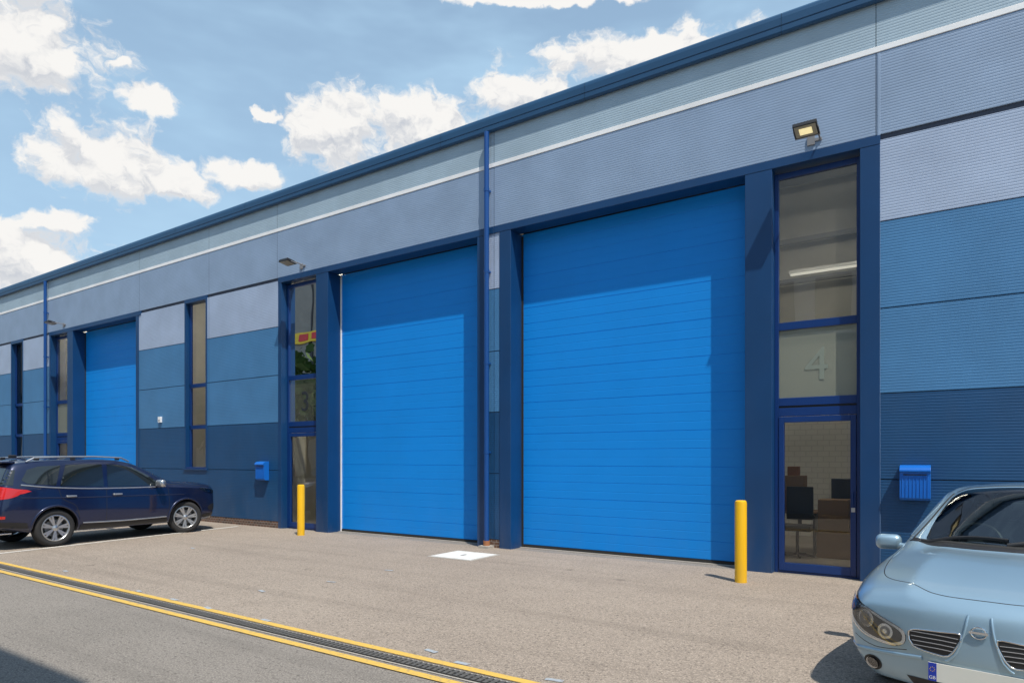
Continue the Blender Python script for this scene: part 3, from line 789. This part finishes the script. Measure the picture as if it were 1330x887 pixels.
for path in ([(1.38,1.045),(1.36,.8),(1.37,.55),(1.45,.42)],[(2.69,1.08),(2.70,.41)],[(3.58,1.13),(3.51,.90),(3.27,.74),(3.20,.42)],[(.30,1.02),(.55,1.05),(1.0,1.085),(1.38,1.10)],[(4.20,1.18),(4.17,1.07)]):
    rr('panel_gap',path,'S',.010,.001,'black')
rr('body_crease',[(1.0,.87),(2.0,.89),(3.2,.91),(4.2,.95)],'S',.02,.006,'cnavy')
for hx in (2.48,3.36):
    for s in (1,-1): rbox('door_handle',suv,(hx,s*.905,.94),(.19,.035,.035),'alu',.014)
for s in (1,-1):
    rbox('mirror_housing',suv,(1.62,s*1.0,1.13),(.14,.22,.16),'alu',.06,Matrix.Rotation(s*math.radians(10),4,'Z'),5)
    rbox('mirror_arm',suv,(1.62,s*.89,1.07),(.08,.10,.05),'black',.02)
    rl=MB('roof_rail',suv); P0=[(2.10,1.60),(2.26,1.675),(2.8,1.70),(3.4,1.695),(3.88,1.672),(4.02,1.60)]
    for a,b_ in zip(P0,P0[1:]): rl.tube((a[0],s*.635,a[1]),(b_[0],s*.635,b_[1]),.016,'alu',10)
    rl.done(smooth=True)
    for tt in (2.34,3.2,3.84): rbox('rail_foot',suv,(tt,s*.63,1.655),(.09,.03,.06),'black',.01)
rbox('rear_spoiler',suv,(4.27,0,1.59),(.22,1.14,.035),'cnavy',.015)
rbox('aerial',suv,(3.95,0,1.70),(.14,.03,.06),'black',.014)
pm=MB('rear_plate',suv); pr=proj(bvh,0,.80,'R',0); pm.box(pr.x+.004,pr.x+.014,-.26,.26,.75,.86,'signy'); pm.done()
pm=MB('exhaust',suv); pm.tube((4.2,.5,.29),(4.56,.5,.29),.03,'chrome'); pm.done(smooth=True)

# ---------------------------------------------------------------- surroundings behind the camera
NB=empty('unseen_shadow_caster')  # unseen building added behind the camera to cast the lower-left ground shadow
nb=MB('walls',NB); nb.box(-5.6,-.35,-12,-.85,0,10.5,'warehouse2'); nb.box(-5.7,-.25,-12.1,-.80,10.5,10.62,'fascia')
for k in range(3): nb.box(-5.0+k*1.6,-4.0+k*1.6,-.86,-.83,5.4,7.0,'darkglass'); nb.box(-5.05+k*1.6,-3.95+k*1.6,-.87,-.82,5.3,5.39,'white')
nb.done()
WH=empty('distant_warehouse')
wh=MB('walls',WH); wh.box(-130,-26,-50,-22,0,19,'warehouse'); wh.box(-130.2,-25.8,-50,-21.9,19,19.4,'trim')
wh.box(-54,-40,-21.97,-21.8,12.9,13.9,'signy')
for k in range(7): wh.box(-53+k*1.8,-51.9+k*1.8,-21.79,-21.75,13.1,13.7,'signr')
for k in range(24): wh.box(-129+k*4.3,-128.8+k*4.3,-21.99,-21.9,4,18.9,'dark')
for k in range(11): wh.box(-126+k*9,-121+k*9,-21.98,-21.86,0,3.8,'white')
wh.done()
tr_=MB('distant_trees')
for k in range(15):
    cx=-100+k*7.5+random.uniform(-2,2)
    if cx>-12: continue
    cy=-17+random.uniform(-2,1.5); h=random.uniform(8,12)
    tr_.tube((cx,cy,0),(cx,cy,h*.6),.18,'bark',8,.08)
    for q in range(520):
        v=Vector((random.gauss(0,1),random.gauss(0,1),random.gauss(0,1))).normalized()*random.random()**.4
        p=Vector((cx+v.x*3.2,cy+v.y*2.8,h*.66+v.z*h*.36)); a=Vector((random.uniform(-1,1),random.uniform(-1,1),random.uniform(-1,1)))*.45; b_=a.orthogonal()*random.uniform(.5,1)
        tr_.face([p-a,p+b_,p+a,p-b_],'leaf')
tr_.done(recalc=False)

# ---------------------------------------------------------------- sky
w=bpy.data.worlds.new('World'); scene.world=w; w.use_nodes=True; nt=w.node_tree; nt.nodes.clear()
try: w.cycles.sampling_method='MANUAL'; w.cycles.sample_map_resolution=256
except Exception: pass
SUN=Vector((.60,-.37,1.25)).normalized(); el=math.asin(SUN.z)
sky=N(nt,'ShaderNodeTexSky'); sky.sky_type='NISHITA'; sky.sun_disc=False; sky.sun_elevation=el; sky.sun_rotation=math.atan2(SUN.x,SUN.y)
sky.air_density=1.0; sky.dust_density=.6; sky.ozone_density=1.2; sky.altitude=50
bg=N(nt,'ShaderNodeBackground'); bg.inputs[1].default_value=.14; nt.links.new(sky.outputs[0],bg.inputs[0])
tc=N(nt,'ShaderNodeTexCoord'); D=tc.outputs['Generated']
sep=N(nt,'ShaderNodeSeparateXYZ'); nt.links.new(D,sep.inputs[0])
az=math_(nt,'ARCTAN2',sep.outputs[0],sep.outputs[1])
hor=math_(nt,'SQRT',math_(nt,'ADD',math_(nt,'MULTIPLY',sep.outputs[0],sep.outputs[0]),math_(nt,'MULTIPLY',sep.outputs[1],sep.outputs[1])))
elv=math_(nt,'DIVIDE',sep.outputs[2],math_(nt,'MAXIMUM',hor,.02))
blobs=[(35,52,112,70),(155,80,16,9),(190,127,44,17),
 (132,208,92,54),(215,234,64,24),(310,226,52,19),
 (440,166,72,52),(550,166,96,44),
 (350,150,22,7),
 (672,120,62,28),(840,70,160,30),
 (75,288,46,17),(20,335,120,50),
 (720,2,130,9),(-120,150,90,90)]
def cen(px,py,rx,ry):
    t=(px-665)/860; v=(596-py)/860
    d=Vector((-.5547,.8321,0))+Vector((.8321,.5547,0))*t
    k=math.sqrt(1+t*t)
    return math.atan2(d.x,d.y),v/k,rx/860/(1+t*t),ry/860/k
B2=[cen(*b_) for b_ in blobs]
def chain(v0,lst,sm):
    cur=None
    for a,e,rx,ry in lst:
        s=N(nt,'ShaderNodeMapping'); s.vector_type='TEXTURE'; s.inputs['Location'].default_value=(a,e,0); s.inputs['Scale'].default_value=(rx,ry,1)
        nt.links.new(v0,s.inputs[0])
        l=N(nt,'ShaderNodeVectorMath',operation='LENGTH'); nt.links.new(s.outputs[0],l.inputs[0])
        cur=l.outputs['Value'] if cur is None else math_(nt,'SMOOTH_MIN',cur,l.outputs['Value'],sm)
    return cur
cmb=N(nt,'ShaderNodeCombineXYZ'); nt.links.new(az,cmb.inputs[0]); nt.links.new(elv,cmb.inputs[1]); VV=cmb.outputs[0]
# billowing warp of the coordinates so that small clouds lose their oval outline
wn=N(nt,'ShaderNodeTexNoise'); wn.inputs['Scale'].default_value=34; wn.inputs['Detail'].default_value=4; nt.links.new(VV,wn.inputs['Vector'])
ws=N(nt,'ShaderNodeVectorMath',operation='SUBTRACT'); nt.links.new(wn.outputs['Color'],ws.inputs[0]); ws.inputs[1].default_value=(.5,.5,.5)
wm=N(nt,'ShaderNodeVectorMath',operation='MULTIPLY_ADD'); nt.links.new(ws.outputs[0],wm.inputs[0]); wm.inputs[1].default_value=(.055,.035,0); nt.links.new(VV,wm.inputs[2]); V0=wm.outputs[0]
wa=N(nt,'ShaderNodeVectorMath',operation='ADD'); nt.links.new(V0,wa.inputs[0]); wa.inputs[1].default_value=(0,.022,0); V1=wa.outputs[0]
n1=noise(nt,V0,16,6,.62); n1b=noise(nt,V1,16,4,.60)
cur=chain(V0,B2,.2); cur1=chain(V1,B2[:1]+B2[3:8]+B2[9:13],.15)
d0=math_(nt,'ADD',math_(nt,'SUBTRACT',1.13,cur),math_(nt,'MULTIPLY',math_(nt,'SUBTRACT',n1,.5),2.5))
alpha=maprange(nt,d0,-.08,.40,0,1,True)
sh=math_(nt,'ADD',math_(nt,'MULTIPLY',math_(nt,'SUBTRACT',cur1,cur),1.0),math_(nt,'MULTIPLY',math_(nt,'SUBTRACT',n1,n1b),4.5))
shade=maprange(nt,sh,-.90,.45,0,1,True)
thick=maprange(nt,d0,.1,.8,1,.0)
shade=math_(nt,'MAXIMUM',shade,math_(nt,'MULTIPLY',thick,.65))
ccol=mixcol(nt,shade,(.57,.61,.68),(.98,.965,.94))
cb=N(nt,'ShaderNodeBackground'); cb.inputs[1].default_value=.96; nt.links.new(ccol,cb.inputs[0])
veil=maprange(nt,noise(nt,VV,2.6,4,.6,(1,2.4,1)),.40,.75,0,.35,True)
hz=maprange(nt,elv,0,.9,.95,.38)
hz=math_(nt,'ADD',veil,hz,clamp=True)
hb=N(nt,'ShaderNodeBackground'); hb.inputs[0].default_value=(.45,.67,.88,1); hb.inputs[1].default_value=1.0
mx0=N(nt,'ShaderNodeMixShader'); nt.links.new(hz,mx0.inputs[0]); nt.links.new(bg.outputs[0],mx0.inputs[1]); nt.links.new(hb.outputs[0],mx0.inputs[2])
mx=N(nt,'ShaderNodeMixShader'); nt.links.new(alpha,mx.inputs[0]); nt.links.new(mx0.outputs[0],mx.inputs[1]); nt.links.new(cb.outputs[0],mx.inputs[2])
wo=N(nt,'ShaderNodeOutputWorld'); nt.links.new(mx.outputs[0],wo.inputs[0])

sd=bpy.data.lights.new('sun','SUN'); sd.energy=5.0; sd.angle=math.radians(.5); sd.color=(1,.94,.84)
so_=bpy.data.objects.new('sun',sd); COL.objects.link(so_); so_.rotation_euler=SUN.to_track_quat('Z','Y').to_euler(); so_.location=(10,-6,20)

# ---------------------------------------------------------------- camera
cd=bpy.data.cameras.new('camera'); cam=bpy.data.objects.new('camera',cd); COL.objects.link(cam)
cam.location=(0,0,CZ); cam.rotation_euler=(math.radians(90),0,math.radians(33.69))
cd.sensor_width=36; cd.lens=860/1330*36; cd.shift_y=(596-443.5)/1330; cd.clip_start=.05; cd.clip_end=3000
scene.camera=cam
scene.view_settings.view_transform='Standard'
try: scene.view_settings.look='None'
except Exception: pass
scene.view_settings.exposure=0
